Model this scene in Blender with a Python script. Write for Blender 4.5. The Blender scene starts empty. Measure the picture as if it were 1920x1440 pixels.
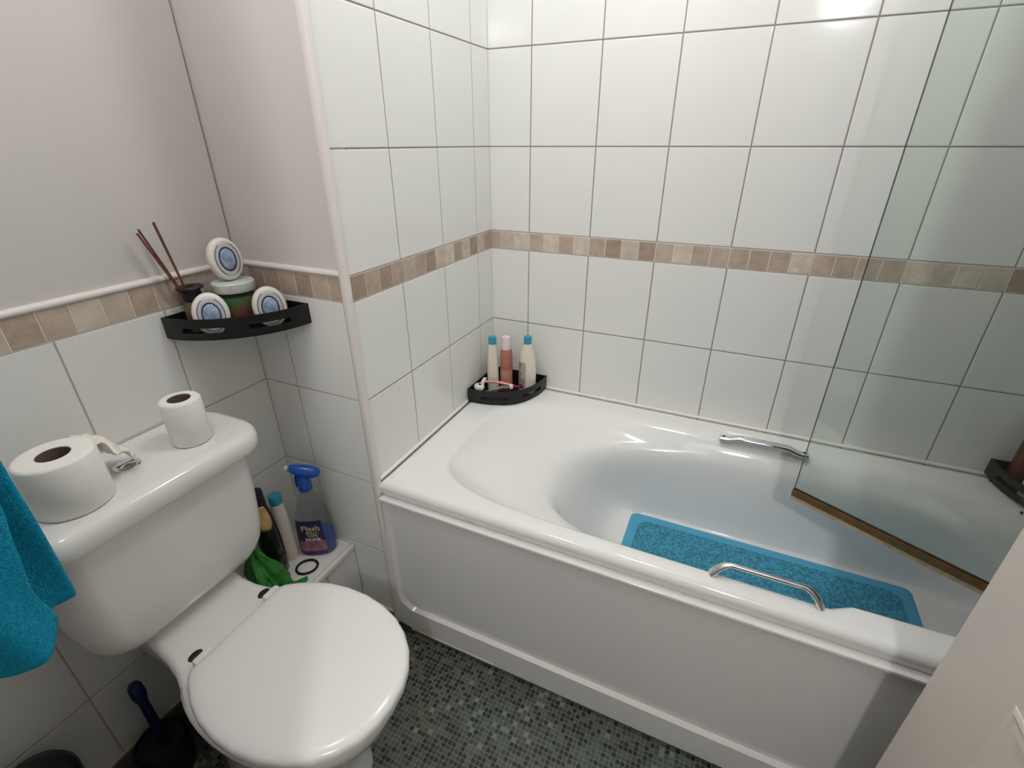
import bpy, bmesh, math, random
from mathutils import Vector, Matrix
random.seed(7)
scene = bpy.context.scene
COL = scene.collection
PI = math.pi

# ------------------------------------------------------------------ materials
def new_mat(name):
    m = bpy.data.materials.new(name); m.use_nodes = True
    nt = m.node_tree
    return m, nt, nt.nodes['Principled BSDF']

def mat(name, col, rough=0.5, metal=0.0, spec=0.5, bump=None, var=None, trans=0.0, coat=0.0, sheen=0.0, ior=1.45):
    m, nt, b = new_mat(name)
    b.inputs['Base Color'].default_value = (*col, 1)
    b.inputs['Roughness'].default_value = rough
    b.inputs['Metallic'].default_value = metal
    b.inputs['Specular IOR Level'].default_value = spec
    b.inputs['Transmission Weight'].default_value = trans
    b.inputs['Coat Weight'].default_value = coat
    b.inputs['Sheen Weight'].default_value = sheen
    b.inputs['IOR'].default_value = ior
    L = nt.links.new
    if bump or var:
        tc = nt.nodes.new('ShaderNodeTexCoord')
    if bump:
        sc, st, dist = bump
        n = nt.nodes.new('ShaderNodeTexNoise'); n.inputs['Scale'].default_value = sc; n.inputs['Detail'].default_value = 3
        bp = nt.nodes.new('ShaderNodeBump'); bp.inputs['Strength'].default_value = st; bp.inputs['Distance'].default_value = dist
        L(tc.outputs['Object'], n.inputs['Vector']); L(n.outputs['Fac'], bp.inputs['Height']); L(bp.outputs['Normal'], b.inputs['Normal'])
    if var:
        sc, c2 = var[0], var[1]
        n = nt.nodes.new('ShaderNodeTexNoise'); n.inputs['Scale'].default_value = sc; n.inputs['Detail'].default_value = 4
        r = nt.nodes.new('ShaderNodeValToRGB')
        r.color_ramp.elements[0].position = .35; r.color_ramp.elements[1].position = .65
        r.color_ramp.elements[0].color = (*col, 1); r.color_ramp.elements[1].color = (*c2, 1)
        L(tc.outputs['Object'], n.inputs['Vector']); L(n.outputs['Fac'], r.inputs['Fac']); L(r.outputs['Color'], b.inputs['Base Color'])
    return m

M = {}
M['tile'] = mat('white_glazed_tile', (.77, .775, .755), .10, bump=(5.0, .05, .02))
M['grout'] = mat('grey_grout', (.30, .28, .26), .8)
M['light_grout'] = mat('light_tan_grout', (.46, .425, .38), .8)
M['cream_grout'] = mat('cream_grout', (.66, .61, .54), .8)
M['paint'] = mat('pale_mauve_paint', (.63, .60, .588), .65, bump=(160, .12, .002))
M['trim'] = mat('white_plastic_trim', (.76, .72, .69), .35)
M['ceiling'] = mat('white_ceiling_paint', (.8, .8, .78), .9)
M['silicone'] = mat('white_silicone', (.83, .81, .77), .4)
M['yellow_silicone'] = mat('yellowed_silicone', (.76, .72, .60), .4, var=(14, (.62, .50, .26)))
M['panel'] = mat('white_acrylic_panel', (.75, .745, .73), .10, bump=(2.2, .03, .02))
M['acrylic'] = mat('white_acrylic', (.80, .80, .79), .08, bump=(3, .02, .02))
M['ceramic'] = mat('white_ceramic', (.77, .765, .74), .09)
M['seat'] = mat('white_plastic_seat', (.79, .785, .77), .16)
M['chrome'] = mat('chrome', (.82, .82, .83), .08, metal=1.0)
M['brushed'] = mat('brushed_steel', (.62, .61, .58), .22, metal=1.0)
M['black'] = mat('black_metal', (.008, .008, .009), .38)
M['black_plastic'] = mat('black_plastic', (.008, .008, .011), .3)
M['black_gloss'] = mat('black_glossy_plastic', (.010, .012, .010), .12, coat=.4)
M['dark_grey'] = mat('dark_hole', (.015, .014, .013), .5)
M['paper'] = mat('white_tissue_paper', (.84, .83, .79), .95, spec=.1, bump=(60, .25, .002))
M['core'] = mat('brown_card_core', (.16, .11, .10), .9)
M['cream_plastic'] = mat('white_plastic', (.80, .78, .72), .35)
M['ivory'] = mat('ivory_bottle_plastic', (.74, .69, .60), .32)
M['teal'] = mat('teal_plastic', (.03, .29, .43), .3)
M['pinkbrown'] = mat('copper_pink_plastic', (.44, .17, .125), .3, var=(25, (.38, .14, .10)))
M['pinklabel'] = mat('dull_pink_label', (.50, .235, .19), .45)
M['frost'] = mat('frosted_clear_plastic', (.74, .66, .63), .3)
M['greylabel'] = mat('grey_label', (.44, .39, .37), .5)
M['darkprint'] = mat('dark_print', (.10, .075, .075), .6)
M['blue'] = mat('blue_trigger_plastic', (.008, .11, .50), .22, coat=.3)
M['lightblue'] = mat('light_blue_plastic', (.03, .36, .62), .25)
M['navy'] = mat('navy_label', (.015, .03, .13), .4, var=(30, (.05, .035, .09)))
M['magenta'] = mat('magenta_label', (.33, .09, .19), .4, var=(60, (.45, .22, .20)))
M['purple'] = mat('purple_label', (.09, .03, .20), .4)
M['cream_print'] = mat('cream_print', (.68, .56, .36), .5)
M['white_print'] = mat('white_print', (.80, .78, .80), .5)
M['gold'] = mat('gold_label', (.60, .40, .12), .35, metal=.35, var=(60, (.70, .52, .22)))
M['green_bag'] = mat('green_plastic_bag', (.025, .17, .022), .4, bump=(38, .9, .012), var=(22, (.05, .26, .04)))
M['rubber_black'] = mat('black_elastic', (.006, .006, .007), .7)
M['navy_plastic'] = mat('navy_blue_plastic', (.006, .010, .07), .3)
M['wax'] = mat('white_speckled', (.70, .70, .64), .4, var=(45, (.50, .62, .60)))
M['reed'] = mat('brown_reed', (.20, .075, .04), .7, var=(120, (.12, .045, .03)))
M['collar'] = mat('dark_plum_collar', (.018, .010, .018), .35)
M['amber'] = mat('smoky_glass', (.30, .22, .14), .08, trans=.5)
M['oval_white'] = mat('white_oval_case', (.82, .80, .74), .3)
M['oval_grey'] = mat('pale_grey_face', (.58, .58, .60), .35)
M['gel'] = mat('blue_gel', (.16, .24, .42), .12, var=(60, (.42, .52, .66)), coat=.5)
M['navy_ring'] = mat('navy_ring', (.015, .025, .09), .3)
M['pink'] = mat('salmon_pink_plastic', (.75, .33, .28), .35)
M['palepink'] = mat('pale_pink_plastic', (.80, .66, .64), .35)
M['sage'] = mat('sage_green_plastic', (.20, .24, .15), .4)
M['plum'] = mat('plum_plastic', (.15, .008, .065), .3)
M['midblue'] = mat('mid_blue_plastic', (.025, .075, .20), .35)
M['darkred'] = mat('dark_red_brown_plastic', (.12, .03, .015), .3)
M['doorpaint'] = mat('pale_cream_door_paint', (.66, .60, .55), .45, bump=(220, .05, .002))
M['cove'] = mat('grey_vinyl_cove', (.10, .105, .10), .5)
M['hallwall'] = mat('hall_wall_paint', (.22, .20, .18), .8)
M['whitewood'] = mat('white_gloss_board', (.80, .79, .76), .3)
M['mat_blue'] = mat('blue_bath_mat_border', (.085, .36, .56), .5, bump=(50, .1, .003))

def mat_loofah():
    m, nt, b = new_mat('blue_loofah_mesh'); L = nt.links.new
    tc = nt.nodes.new('ShaderNodeTexCoord')
    n = nt.nodes.new('ShaderNodeTexNoise'); n.inputs['Scale'].default_value = 170; n.inputs['Detail'].default_value = 2
    n2 = nt.nodes.new('ShaderNodeTexVoronoi'); n2.inputs['Scale'].default_value = 210
    r = nt.nodes.new('ShaderNodeValToRGB')
    r.color_ramp.elements[0].position = .38; r.color_ramp.elements[0].color = (.022, .17, .27, 1)
    r.color_ramp.elements[1].position = .62; r.color_ramp.elements[1].color = (.068, .38, .57, 1)
    bp = nt.nodes.new('ShaderNodeBump'); bp.inputs['Strength'].default_value = .8; bp.inputs['Distance'].default_value = .004
    L(tc.outputs['Object'], n.inputs['Vector']); L(tc.outputs['Object'], n2.inputs['Vector'])
    L(n.outputs['Fac'], r.inputs['Fac']); L(r.outputs['Color'], b.inputs['Base Color'])
    L(n2.outputs['Distance'], bp.inputs['Height']); L(bp.outputs['Normal'], b.inputs['Normal'])
    b.inputs['Roughness'].default_value = .7
    return m
M['loofah'] = mat_loofah()

def mat_towel():
    m, nt, b = new_mat('bright_blue_terry'); L = nt.links.new
    tc = nt.nodes.new('ShaderNodeTexCoord')
    n = nt.nodes.new('ShaderNodeTexNoise'); n.inputs['Scale'].default_value = 240; n.inputs['Detail'].default_value = 6
    r = nt.nodes.new('ShaderNodeValToRGB')
    r.color_ramp.elements[0].position = .2; r.color_ramp.elements[0].color = (.001, .22, .40, 1)
    r.color_ramp.elements[1].position = .75; r.color_ramp.elements[1].color = (.003, .47, .74, 1)
    n2 = nt.nodes.new('ShaderNodeTexNoise'); n2.inputs['Scale'].default_value = 420; n2.inputs['Detail'].default_value = 3
    bp = nt.nodes.new('ShaderNodeBump'); bp.inputs['Strength'].default_value = 1; bp.inputs['Distance'].default_value = .006
    L(tc.outputs['Object'], n.inputs['Vector']); L(tc.outputs['Object'], n2.inputs['Vector'])
    L(n.outputs['Fac'], r.inputs['Fac']); L(r.outputs['Color'], b.inputs['Base Color'])
    L(n2.outputs['Fac'], bp.inputs['Height']); L(bp.outputs['Normal'], b.inputs['Normal'])
    b.inputs['Roughness'].default_value = .95; b.inputs['Specular IOR Level'].default_value = .1
    b.inputs['Sheen Weight'].default_value = .08
    return m
M['towel'] = mat_towel()

def mat_floor():
    m, nt, b = new_mat('mosaic_vinyl'); L = nt.links.new; N = nt.nodes.new
    tc = N('ShaderNodeTexCoord')
    sc = N('ShaderNodeVectorMath'); sc.operation = 'SCALE'; sc.inputs['Scale'].default_value = 1 / .0118
    fl = N('ShaderNodeVectorMath'); fl.operation = 'FLOOR'
    fr = N('ShaderNodeVectorMath'); fr.operation = 'FRACTION'
    L(tc.outputs['Object'], sc.inputs[0]); L(sc.outputs[0], fl.inputs[0]); L(sc.outputs[0], fr.inputs[0])
    wn = N('ShaderNodeTexWhiteNoise'); wn.noise_dimensions = '3D'; L(fl.outputs[0], wn.inputs['Vector'])
    ns = N('ShaderNodeTexNoise'); ns.inputs['Scale'].default_value = .09; ns.inputs['Detail'].default_value = 3
    L(fl.outputs[0], ns.inputs['Vector'])
    mix = N('ShaderNodeMath'); mix.operation = 'MULTIPLY_ADD'; mix.inputs[1].default_value = 1.1; mix.inputs[2].default_value = -.55
    L(ns.outputs['Fac'], mix.inputs[0])
    add = N('ShaderNodeMath'); add.operation = 'ADD'; L(wn.outputs['Value'], add.inputs[0]); L(mix.outputs[0], add.inputs[1])
    r = N('ShaderNodeValToRGB'); cr = r.color_ramp; cr.interpolation = 'CONSTANT'
    cr.elements[0].position = 0; cr.elements[0].color = (.010, .013, .014, 1)
    cr.elements[1].position = .27; cr.elements[1].color = (.036, .045, .042, 1)
    for p, c in [(.42, (.060, .070, .062)), (.66, (.085, .092, .080)), (.97, (.115, .120, .098)), (1.0, (.20, .20, .15))]:
        e = cr.elements.new(min(p, .995)); e.color = (*c, 1)
    L(add.outputs[0], r.inputs['Fac'])
    tint = N('ShaderNodeTexNoise'); tint.inputs['Scale'].default_value = 5.5; tint.inputs['Detail'].default_value = 3
    L(tc.outputs['Object'], tint.inputs['Vector'])
    tr = N('ShaderNodeValToRGB'); tr.color_ramp.elements[0].position = .38; tr.color_ramp.elements[1].position = .64
    tr.color_ramp.elements[0].color = (.82, 1.0, 1.04, 1); tr.color_ramp.elements[1].color = (1.10, 1.04, .86, 1)
    L(tint.outputs['Fac'], tr.inputs['Fac'])
    mul = N('ShaderNodeMix'); mul.data_type = 'RGBA'; mul.blend_type = 'MULTIPLY'; mul.inputs['Factor'].default_value = 1
    L(r.outputs['Color'], mul.inputs['A']); L(tr.outputs['Color'], mul.inputs['B'])
    sep = N('ShaderNodeSeparateXYZ'); L(fr.outputs[0], sep.inputs[0])
    def edge(o):
        a = N('ShaderNodeMath'); a.operation = 'SUBTRACT'; a.inputs[1].default_value = .5; L(o, a.inputs[0])
        c = N('ShaderNodeMath'); c.operation = 'ABSOLUTE'; L(a.outputs[0], c.inputs[0]); return c.outputs[0]
    mx = N('ShaderNodeMath'); mx.operation = 'MAXIMUM'; L(edge(sep.outputs['X']), mx.inputs[0]); L(edge(sep.outputs['Y']), mx.inputs[1])
    gt = N('ShaderNodeMath'); gt.operation = 'GREATER_THAN'; gt.inputs[1].default_value = .435; L(mx.outputs[0], gt.inputs[0])
    gm = N('ShaderNodeMix'); gm.data_type = 'RGBA'; L(gt.outputs[0], gm.inputs['Factor']); L(mul.outputs['Result'], gm.inputs['A'])
    gm.inputs['B'].default_value = (.165, .168, .152, 1)
    L(gm.outputs['Result'], b.inputs['Base Color']); b.inputs['Roughness'].default_value = .35
    return m
M['floor'] = mat_floor()

def mat_travertine(i, c):
    c2 = tuple(min(1, x * 1.25) for x in c)
    m = mat('travertine_%d' % i, c, .6, bump=(120, .35, .003), var=(38, c2))
    return m
TRAV = [(.38, .295, .235), (.44, .355, .29), (.50, .42, .35), (.40, .315, .25), (.55, .475, .405), (.32, .24, .185)]
TM = [mat_travertine(i, c) for i, c in enumerate(TRAV)]

def mat_glass():
    m = bpy.data.materials.new('clear_greenish_glass'); m.use_nodes = True
    nt = m.node_tree; nt.nodes.clear(); L = nt.links.new
    o = nt.nodes.new('ShaderNodeOutputMaterial'); t = nt.nodes.new('ShaderNodeBsdfTransparent'); g = nt.nodes.new('ShaderNodeBsdfGlossy')
    t.inputs['Color'].default_value = (.925, .955, .935, 1); g.inputs['Roughness'].default_value = .02
    f = nt.nodes.new('ShaderNodeFresnel'); f.inputs['IOR'].default_value = 1.45
    mx = nt.nodes.new('ShaderNodeMixShader')
    L(f.outputs[0], mx.inputs[0]); L(t.outputs[0], mx.inputs[1]); L(g.outputs[0], mx.inputs[2]); L(mx.outputs[0], o.inputs['Surface'])
    return m
M['glass'] = mat_glass()
M['glass_edge'] = mat('dark_glass_edge', (.05, .075, .065), .15)

def mat_clear(name, col, fac):
    m = bpy.data.materials.new(name); m.use_nodes = True
    nt = m.node_tree; nt.nodes.clear(); L = nt.links.new
    o = nt.nodes.new('ShaderNodeOutputMaterial'); t = nt.nodes.new('ShaderNodeBsdfTransparent'); p = nt.nodes.new('ShaderNodeBsdfPrincipled')
    t.inputs['Color'].default_value = (.9, .92, .92, 1)
    p.inputs['Base Color'].default_value = (*col, 1); p.inputs['Roughness'].default_value = .12
    mx = nt.nodes.new('ShaderNodeMixShader'); mx.inputs[0].default_value = fac
    L(t.outputs[0], mx.inputs[1]); L(p.outputs[0], mx.inputs[2]); L(mx.outputs[0], o.inputs['Surface'])
    return m
M['clear_plastic'] = mat_clear('clear_bottle_plastic', (.36, .39, .40), .20)
M['clear_glass_jar'] = mat_clear('clear_jar_glass', (.30, .30, .28), .07)
M['blue_liquid'] = mat('blue_cleaner_liquid', (.002, .065, .42), .15)

def mat_candle():
    m, nt, b = new_mat('layered_green_red_crystals'); L = nt.links.new; N = nt.nodes.new
    tc = N('ShaderNodeTexCoord'); s = N('ShaderNodeSeparateXYZ'); L(tc.outputs['Object'], s.inputs[0])
    n = N('ShaderNodeTexNoise'); n.inputs['Scale'].default_value = 130; L(tc.outputs['Object'], n.inputs['Vector'])
    big = N('ShaderNodeMath'); big.operation = 'MULTIPLY_ADD'; big.inputs[1].default_value = -.35
    L(s.outputs['Y'], big.inputs[0]); L(s.outputs['Z'], big.inputs[2])
    ma = N('ShaderNodeMath'); ma.operation = 'MULTIPLY_ADD'; ma.inputs[1].default_value = .03
    L(n.outputs['Fac'], ma.inputs[0]); L(big.outputs[0], ma.inputs[2])
    mr = N('ShaderNodeMapRange'); mr.inputs['From Min'].default_value = .015; mr.inputs['From Max'].default_value = .108; L(ma.outputs[0], mr.inputs['Value'])
    r = N('ShaderNodeValToRGB'); cr = r.color_ramp
    cr.elements[0].position = .0; cr.elements[0].color = (.20, .02, .05, 1)
    cr.elements[1].position = 1; cr.elements[1].color = (.04, .20, .14, 1)
    for p, c in [(.40, (.23, .025, .045)), (.55, (.17, .12, .04)), (.72, (.05, .18, .035))]:
        e = cr.elements.new(p); e.color = (*c, 1)
    L(mr.outputs[0], r.inputs['Fac']); L(r.outputs['Color'], b.inputs['Base Color']); b.inputs['Roughness'].default_value = .5
    return m
M['crystals'] = mat_candle()

# ------------------------------------------------------------------ mesh helper
class MB:
    def __init__(s): s.v = []; s.f = []; s.mi = []
    def add(s, vs, fs, mi=0):
        o = len(s.v); s.v += [Vector(p) for p in vs]
        for f in fs: s.f.append([i + o for i in f]); s.mi.append(mi)
        return s
    def box(s, a, b, bev=0, seg=2, mi=0):
        bm = bmesh.new(); bmesh.ops.create_cube(bm, size=1)
        c = [(a[i] + b[i]) / 2 for i in range(3)]; d = [abs(b[i] - a[i]) for i in range(3)]
        for v in bm.verts: v.co = Vector((c[i] + v.co[i] * d[i] for i in range(3)))
        if bev: bmesh.ops.bevel(bm, geom=list(bm.edges), offset=min(bev, min(d) * .49), segments=seg, profile=.5, affect='EDGES')
        bm.verts.index_update()
        s.add([v.co.copy() for v in bm.verts], [[v.index for v in f.verts] for f in bm.faces], mi); bm.free(); return s
    def loft(s, rings, cap0=True, cap1=True, mi=0, closed=True):
        n = len(rings[0]); vs = [p for r in rings for p in r]; fs = []
        for k in range(len(rings) - 1):
            for i in range(n if closed else n - 1):
                j = (i + 1) % n; fs.append([k * n + i, k * n + j, (k + 1) * n + j, (k + 1) * n + i])
        if cap0: fs.append(list(range(n))[::-1])
        if cap1: fs.append([(len(rings) - 1) * n + i for i in range(n)])
        return s.add(vs, fs, mi)
    def lathe(s, prof, c=(0, 0, 0), seg=32, mi=0, sx=1, sy=1, cap0=True, cap1=True):
        rings = [[(c[0] + r * sx * math.cos(2 * PI * i / seg), c[1] + r * sy * math.sin(2 * PI * i / seg), c[2] + z) for i in range(seg)] for r, z in prof]
        return s.loft(rings, cap0, cap1, mi)
    def tube(s, path, r, seg=12, mi=0, caps=True):
        P = [Vector(p) for p in path]; n = len(P); rs = r if isinstance(r, (list, tuple)) else [r] * n
        rings = []; up = None
        for i in range(n):
            t = (P[min(i + 1, n - 1)] - P[max(i - 1, 0)]).normalized()
            if up is None:
                up = Vector((0, 0, 1)) if abs(t.z) < .9 else Vector((1, 0, 0))
            a = t.cross(up).normalized(); b2 = a.cross(t).normalized(); up = b2
            rr = rs[i] if isinstance(rs[i], (list, tuple)) else (rs[i], rs[i])
            rings.append([P[i] + a * rr[0] * math.cos(2 * PI * k / seg) + b2 * rr[1] * math.sin(2 * PI * k / seg) for k in range(seg)])
        return s.loft(rings, caps, caps, mi)
    def sphere(s, c, r, seg=20, ring=12, mi=0):
        if not isinstance(r, (list, tuple)): r = (r, r, r)
        rings = []
        for k in range(1, ring):
            a = -PI / 2 + PI * k / ring
            rings.append([(c[0] + r[0] * math.cos(a) * math.cos(2 * PI * i / seg), c[1] + r[1] * math.cos(a) * math.sin(2 * PI * i / seg), c[2] + r[2] * math.sin(a)) for i in range(seg)])
        return s.loft(rings, True, True, mi)
    def build(s, name, mats, parent=None, world=True, smooth=40, xf=None):
        me = bpy.data.meshes.new(name)
        vs = s.v
        if xf is not None: vs = [xf @ p for p in vs]
        if parent is not None and world:
            off = Vector(parent.location)
            if parent.parent is not None: off = off + Vector(parent.parent.location)
            vs = [p - off for p in vs]
        me.from_pydata([tuple(p) for p in vs], [], s.f)
        if not isinstance(mats, (list, tuple)): mats = [mats]
        for m in mats: me.materials.append(m)
        for p, i in zip(me.polygons, s.mi): p.material_index = i
        bm = bmesh.new(); bm.from_mesh(me); bmesh.ops.recalc_face_normals(bm, faces=bm.faces); bm.to_mesh(me); bm.free()
        if smooth:
            me.polygons.foreach_set('use_smooth', [True] * len(me.polygons)); me.set_sharp_from_angle(angle=math.radians(smooth))
        me.update()
        o = bpy.data.objects.new(name, me); COL.objects.link(o)
        if parent is not None: o.parent = parent
        return o

def tag(o, label, cat, group=None):
    o['label'] = label; o['category'] = cat
    if group: o['group'] = group
    return o
def thing(name, label, cat, loc=(0, 0, 0), rz=0, group=None, rot=None):
    o = bpy.data.objects.new(name, None); COL.objects.link(o); o.location = loc; o.empty_display_size = .05
    o.rotation_euler = rot if rot else (0, 0, rz)
    return tag(o, label, cat, group)
def struct(mb, name, mats, smooth=40, label=None):
    o = mb.build(name, mats, smooth=smooth); o['kind'] = 'structure'
    if label: o['label'] = label
    return o
def sstep(a, b, x):
    t = max(0, min(1, (x - a) / (b - a))); return t * t * (3 - 2 * t)
def super_ring(xL, xR, yN, yF, z, n, N=128):
    cx, cy, a, b = (xL + xR) / 2, (yN + yF) / 2, (xR - xL) / 2, (yF - yN) / 2
    out = []
    for i in range(N):
        t = 2 * PI * i / N; c, s_ = math.cos(t), math.sin(t)
        r = 1 / max(abs(c), abs(s_)) if n > 50 else (abs(c) ** n + abs(s_) ** n) ** (-1 / n)
        out.append(Vector((cx + a * r * c, cy + b * r * s_, z)))
    return out
def rrect(x0, x1, y0, y1, z, r, k=8):
    pts = []
    for cx, cy, a0 in ((x1 - r, y1 - r, 0), (x0 + r, y1 - r, 90), (x0 + r, y0 + r, 180), (x1 - r, y0 + r, 270)):
        for i in range(k + 1):
            a = math.radians(a0 + 90 * i / k); pts.append(Vector((cx + r * math.cos(a), cy + r * math.sin(a), z)))
    return pts

# ------------------------------------------------------------------ room constants (metres; corner over the bath at x=0,y=0)
XT = -.328      # tiled wall behind the toilet
YR = -.696      # return wall beside the bath end
XR = 1.675      # wall at the tap end
YD = -1.50      # doorway wall
ZC = 2.35
ROWS = [.031, .280, .528, .777, 1.023]
ROWT = [1.080, 1.328, 1.577, 1.826, 2.074, 2.323]

def tile_wall(name, axis, plane, nrm, u0, u1, cols, rows, border=None, bcols=None, z_top=None, z_bot=0.0, seed=1, paint=None, bk=None, gm='grout'):
    """axis: the horizontal axis of the wall (0=x,1=y); plane: coordinate of the tile faces; nrm: +1/-1 facing"""
    rnd = random.Random(seed); mb = MB(); g = .0017; dep = .0016
    def pt(u, z, d):
        p = [0, 0, z]; p[axis] = u; p[1 - axis] = plane - nrm * d; return p
    def quad_tile(ua, ub, za, zb, mi, bev=.0022, tilt=.0004, gg=g):
        ua += gg; ub -= gg; za += gg; zb -= gg
        if ub - ua < .004 or zb - za < .004: return
        t = [rnd.uniform(0, tilt) for _ in range(4)]
        o = [(ua, za), (ub, za), (ub, zb), (ua, zb)]
        i_ = [(ua + bev, za + bev), (ub - bev, za + bev), (ub - bev, zb - bev), (ua + bev, zb - bev)]
        vs = [pt(u, z, dep + .0005) for u, z in o] + [pt(u, z, dep * .35) for u, z in o] + [pt(u, z, t[k]) for k, (u, z) in enumerate(i_)]
        fs = [[0, 1, 5, 4], [1, 2, 6, 5], [2, 3, 7, 6], [3, 0, 4, 7], [4, 5, 9, 8], [5, 6, 10, 9], [6, 7, 11, 10], [7, 4, 8, 11], [8, 9, 10, 11]]
        mb.add(vs, fs, mi)
    for za, zb in rows:
        e = [u0] + [c for c in sorted(cols) if u0 < c < u1] + [u1]
        for a, b in zip(e, e[1:]): quad_tile(a, b, za, zb, 0)
    if border:
        e = [u0] + [c for c in sorted(bcols) if u0 < c < u1] + [u1]
        last = -1
        for a, b in zip(e, e[1:]):
            k = rnd.choice([0, 1, 1, 2, 2, 3, 3, 4, 5])
            if k == last: k = (k + 2) % 6
            last = k
            quad_tile(a, b, border[0] + .001, border[1] - .001, 3 + k, bev=.002, tilt=.0008, gg=.0016)
        vs = [pt(u, z, dep * .8) for u, z in [(u0, border[0]), (u1, border[0]), (u1, border[1]), (u0, border[1])]]
        mb.add(vs, [[0, 1, 2, 3]], 2)
    zt = z_top if z_top else ZC
    if bk: u0, u1 = bk
    vs = [pt(u, z, dep) for u, z in [(u0, z_bot), (u1, z_bot), (u1, zt), (u0, zt)]] + [pt(u, z, .06) for u, z in [(u0, z_bot), (u1, z_bot), (u1, zt), (u0, zt)]]
    mb.add(vs, [[0, 1, 2, 3], [4, 5, 6, 7], [0, 1, 5, 4], [1, 2, 6, 5], [2, 3, 7, 6], [3, 0, 4, 7]], 1)
    if paint:   # painted plaster above the tiling, set back behind the tile faces
        pz0, pd = paint
        vs = [pt(u, z, pd) for u, z in [(u0, pz0), (u1, pz0), (u1, ZC), (u0, ZC)]] + [pt(u, z, .06) for u, z in [(u0, pz0), (u1, pz0), (u1, ZC), (u0, ZC)]]
        mb.add(vs, [[0, 1, 2, 3], [4, 5, 6, 7], [0, 1, 5, 4], [1, 2, 6, 5], [2, 3, 7, 6], [3, 0, 4, 7]], 3 + len(TM))
    return struct(mb, name, [M['tile'], M[gm], M['cream_grout']] + TM + [M['paint']], smooth=0)

low = list(zip(ROWS, ROWS[1:])) + [(-.2, ROWS[0])]
low = [(max(a, .0), b) for a, b in low]
high = list(zip(ROWT, ROWT[1:])) + [(ROWT[-1], ZC)]
A0, B0 = .1353, -.0985
tile_wall('wall_back', 0, 0.0, -1, -.06, XR + .06, [A0 + .2 * k for k in range(-1, 9)], low + high, (ROWS[-1], ROWT[0]), [A0 + .05 * k for k in range(-4, 40)], seed=3)
tile_wall('wall_left', 1, 0.0, 1, YR, -.0002, [B0 - .2 * k for k in range(0, 4)], low + high, (ROWS[-1], ROWT[0]), [B0 - .0485 * k for k in range(-2, 20)], seed=5, bk=(YR + .0615, 0))
tile_wall('wall_right', 1, XR, -1, YD, 0, [-.06 - .2 * k for k in range(9)], low + high, (ROWS[-1], ROWT[0]), [-.06 - .05 * k for k in range(40)], seed=6)
tile_wall('wall_return', 0, YR, -1, XT - .06, -.0002, [-.217, -.017], low, (ROWS[-1], ROWT[0]), [-.052 - .049 * k for k in range(8)], z_top=ROWT[0] + .006, seed=8, paint=(ROWT[0] + .005, .004), bk=(XT - .06, -.003), gm='light_grout')
tile_wall('wall_toilet', 1, XT, 1, YD - .1, YR + .0, [-.889, -1.0865, -1.2875, -1.487], low, (ROWS[-1], ROWT[0]), [-.746 - .0497 * k for k in range(20)], z_top=ROWT[0] + .006, seed=9, paint=(ROWT[0] + .005, .005), gm='light_grout')

# door wall (plaster) with the doorway the photograph was taken from
JL, JR, DH = .464, 1.13, 2.0
mb = MB()
mb.box((XT - .06, YD - .1, 0), (JL, YD, ZC)); mb.box((JR + .042, YD - .1, 0), (XR + .06, YD, ZC)); mb.box((JL, YD - .1, DH), (JR + .042, YD, ZC))
struct(mb, 'wall_door', M['paint'], smooth=0)
mb = MB(); mb.box((XT - .06, YD - .1, -.05), (XR + .06, .06, 0)); struct(mb, 'floor', M['floor'], smooth=0)
mb = MB(); mb.box((-.5, -3.4, ZC), (2.3, .06, ZC + .05)); struct(mb, 'ceiling', M['ceiling'], smooth=0)
mb = MB(); mb.box((-.5, -3.4, -.05), (2.3, YD - .1, 0)); struct(mb, 'floor_hall', M['hallwall'], smooth=0)
mb = MB(); mb.box((-.5, -3.45, 0), (2.3, -3.4, ZC)); mb.box((-.55, -3.4, 0), (-.5, YD - .1, ZC)); mb.box((2.3, -3.4, 0), (2.35, YD - .1, ZC))
struct(mb, 'wall_hall', M['hallwall'], smooth=0)

# low tiled boxing along the toilet wall, behind the pan
XB = -.128; ZB = .267; YB = -1.0
mb = MB()
mb.box((XT - .001, YB, 0), (XB - .004, YR - .001, ZB - .014), mi=1)
for a, b in ((YR - .001, -.811), (-.811, YB)):
    mb.box((XB - .005, b + .0012, .001), (XB, a - .0012, .031), .001, 1, mi=0)
    mb.box((XB - .005, b + .0012, .034), (XB, a - .0012, ZB - .014), .001, 1, mi=0)
mb.box((XT, YB, ZB - .014), (XB - .012, YR - .001, ZB), .001, 1, mi=2)
struct(mb, 'wall_low', [M['tile'], M['grout'], M['whitewood']], smooth=0)
mb = MB(); mb.box((XB - .0125, YB, ZB - .018), (XB + .004, YR - .002, ZB + .003), .004, 2); struct(mb, 'trim_4', M['trim'])

# trims
def quadrant(mb, a, b, r, ax):
    pass
mb = MB(); rings = []
for z in (0, ZC):
    pr = [(-.013, YR + .002), (-.013, YR - .004), (-.009, YR - .006), (.001, YR - .006), (.004, YR - .0045), (.0055, YR - .001), (.0055, YR + .008), (.0, YR + .0095), (-.002, YR + .002)]
    rings.append([(x, y, z) for x, y in pr])
mb.loft(rings); struct(mb, 'trim_1', M['trim'], smooth=50)
def dado(name, axis, plane, nrm, u0, u1):
    pr = [(-.008, 0), (.002, 0), (.004, .002), (.0045, .005), (.0035, .009), (.0, .0115), (-.008, .0125)]
    mb = MB(); rings = []
    for u in (u0, u1):
        r = []
        for d, h in pr:
            p = [0, 0, ROWT[0] + .0005 + h]; p[axis] = u; p[1 - axis] = plane + nrm * d; r.append(p)
        rings.append(r)
    mb.loft(rings); return struct(mb, name, M['trim'], smooth=50)
dado('trim_2', 1, XT, 1, YD, YR - .006)
dado('trim_3', 0, YR, -1, XT + .008, -.013)
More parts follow.
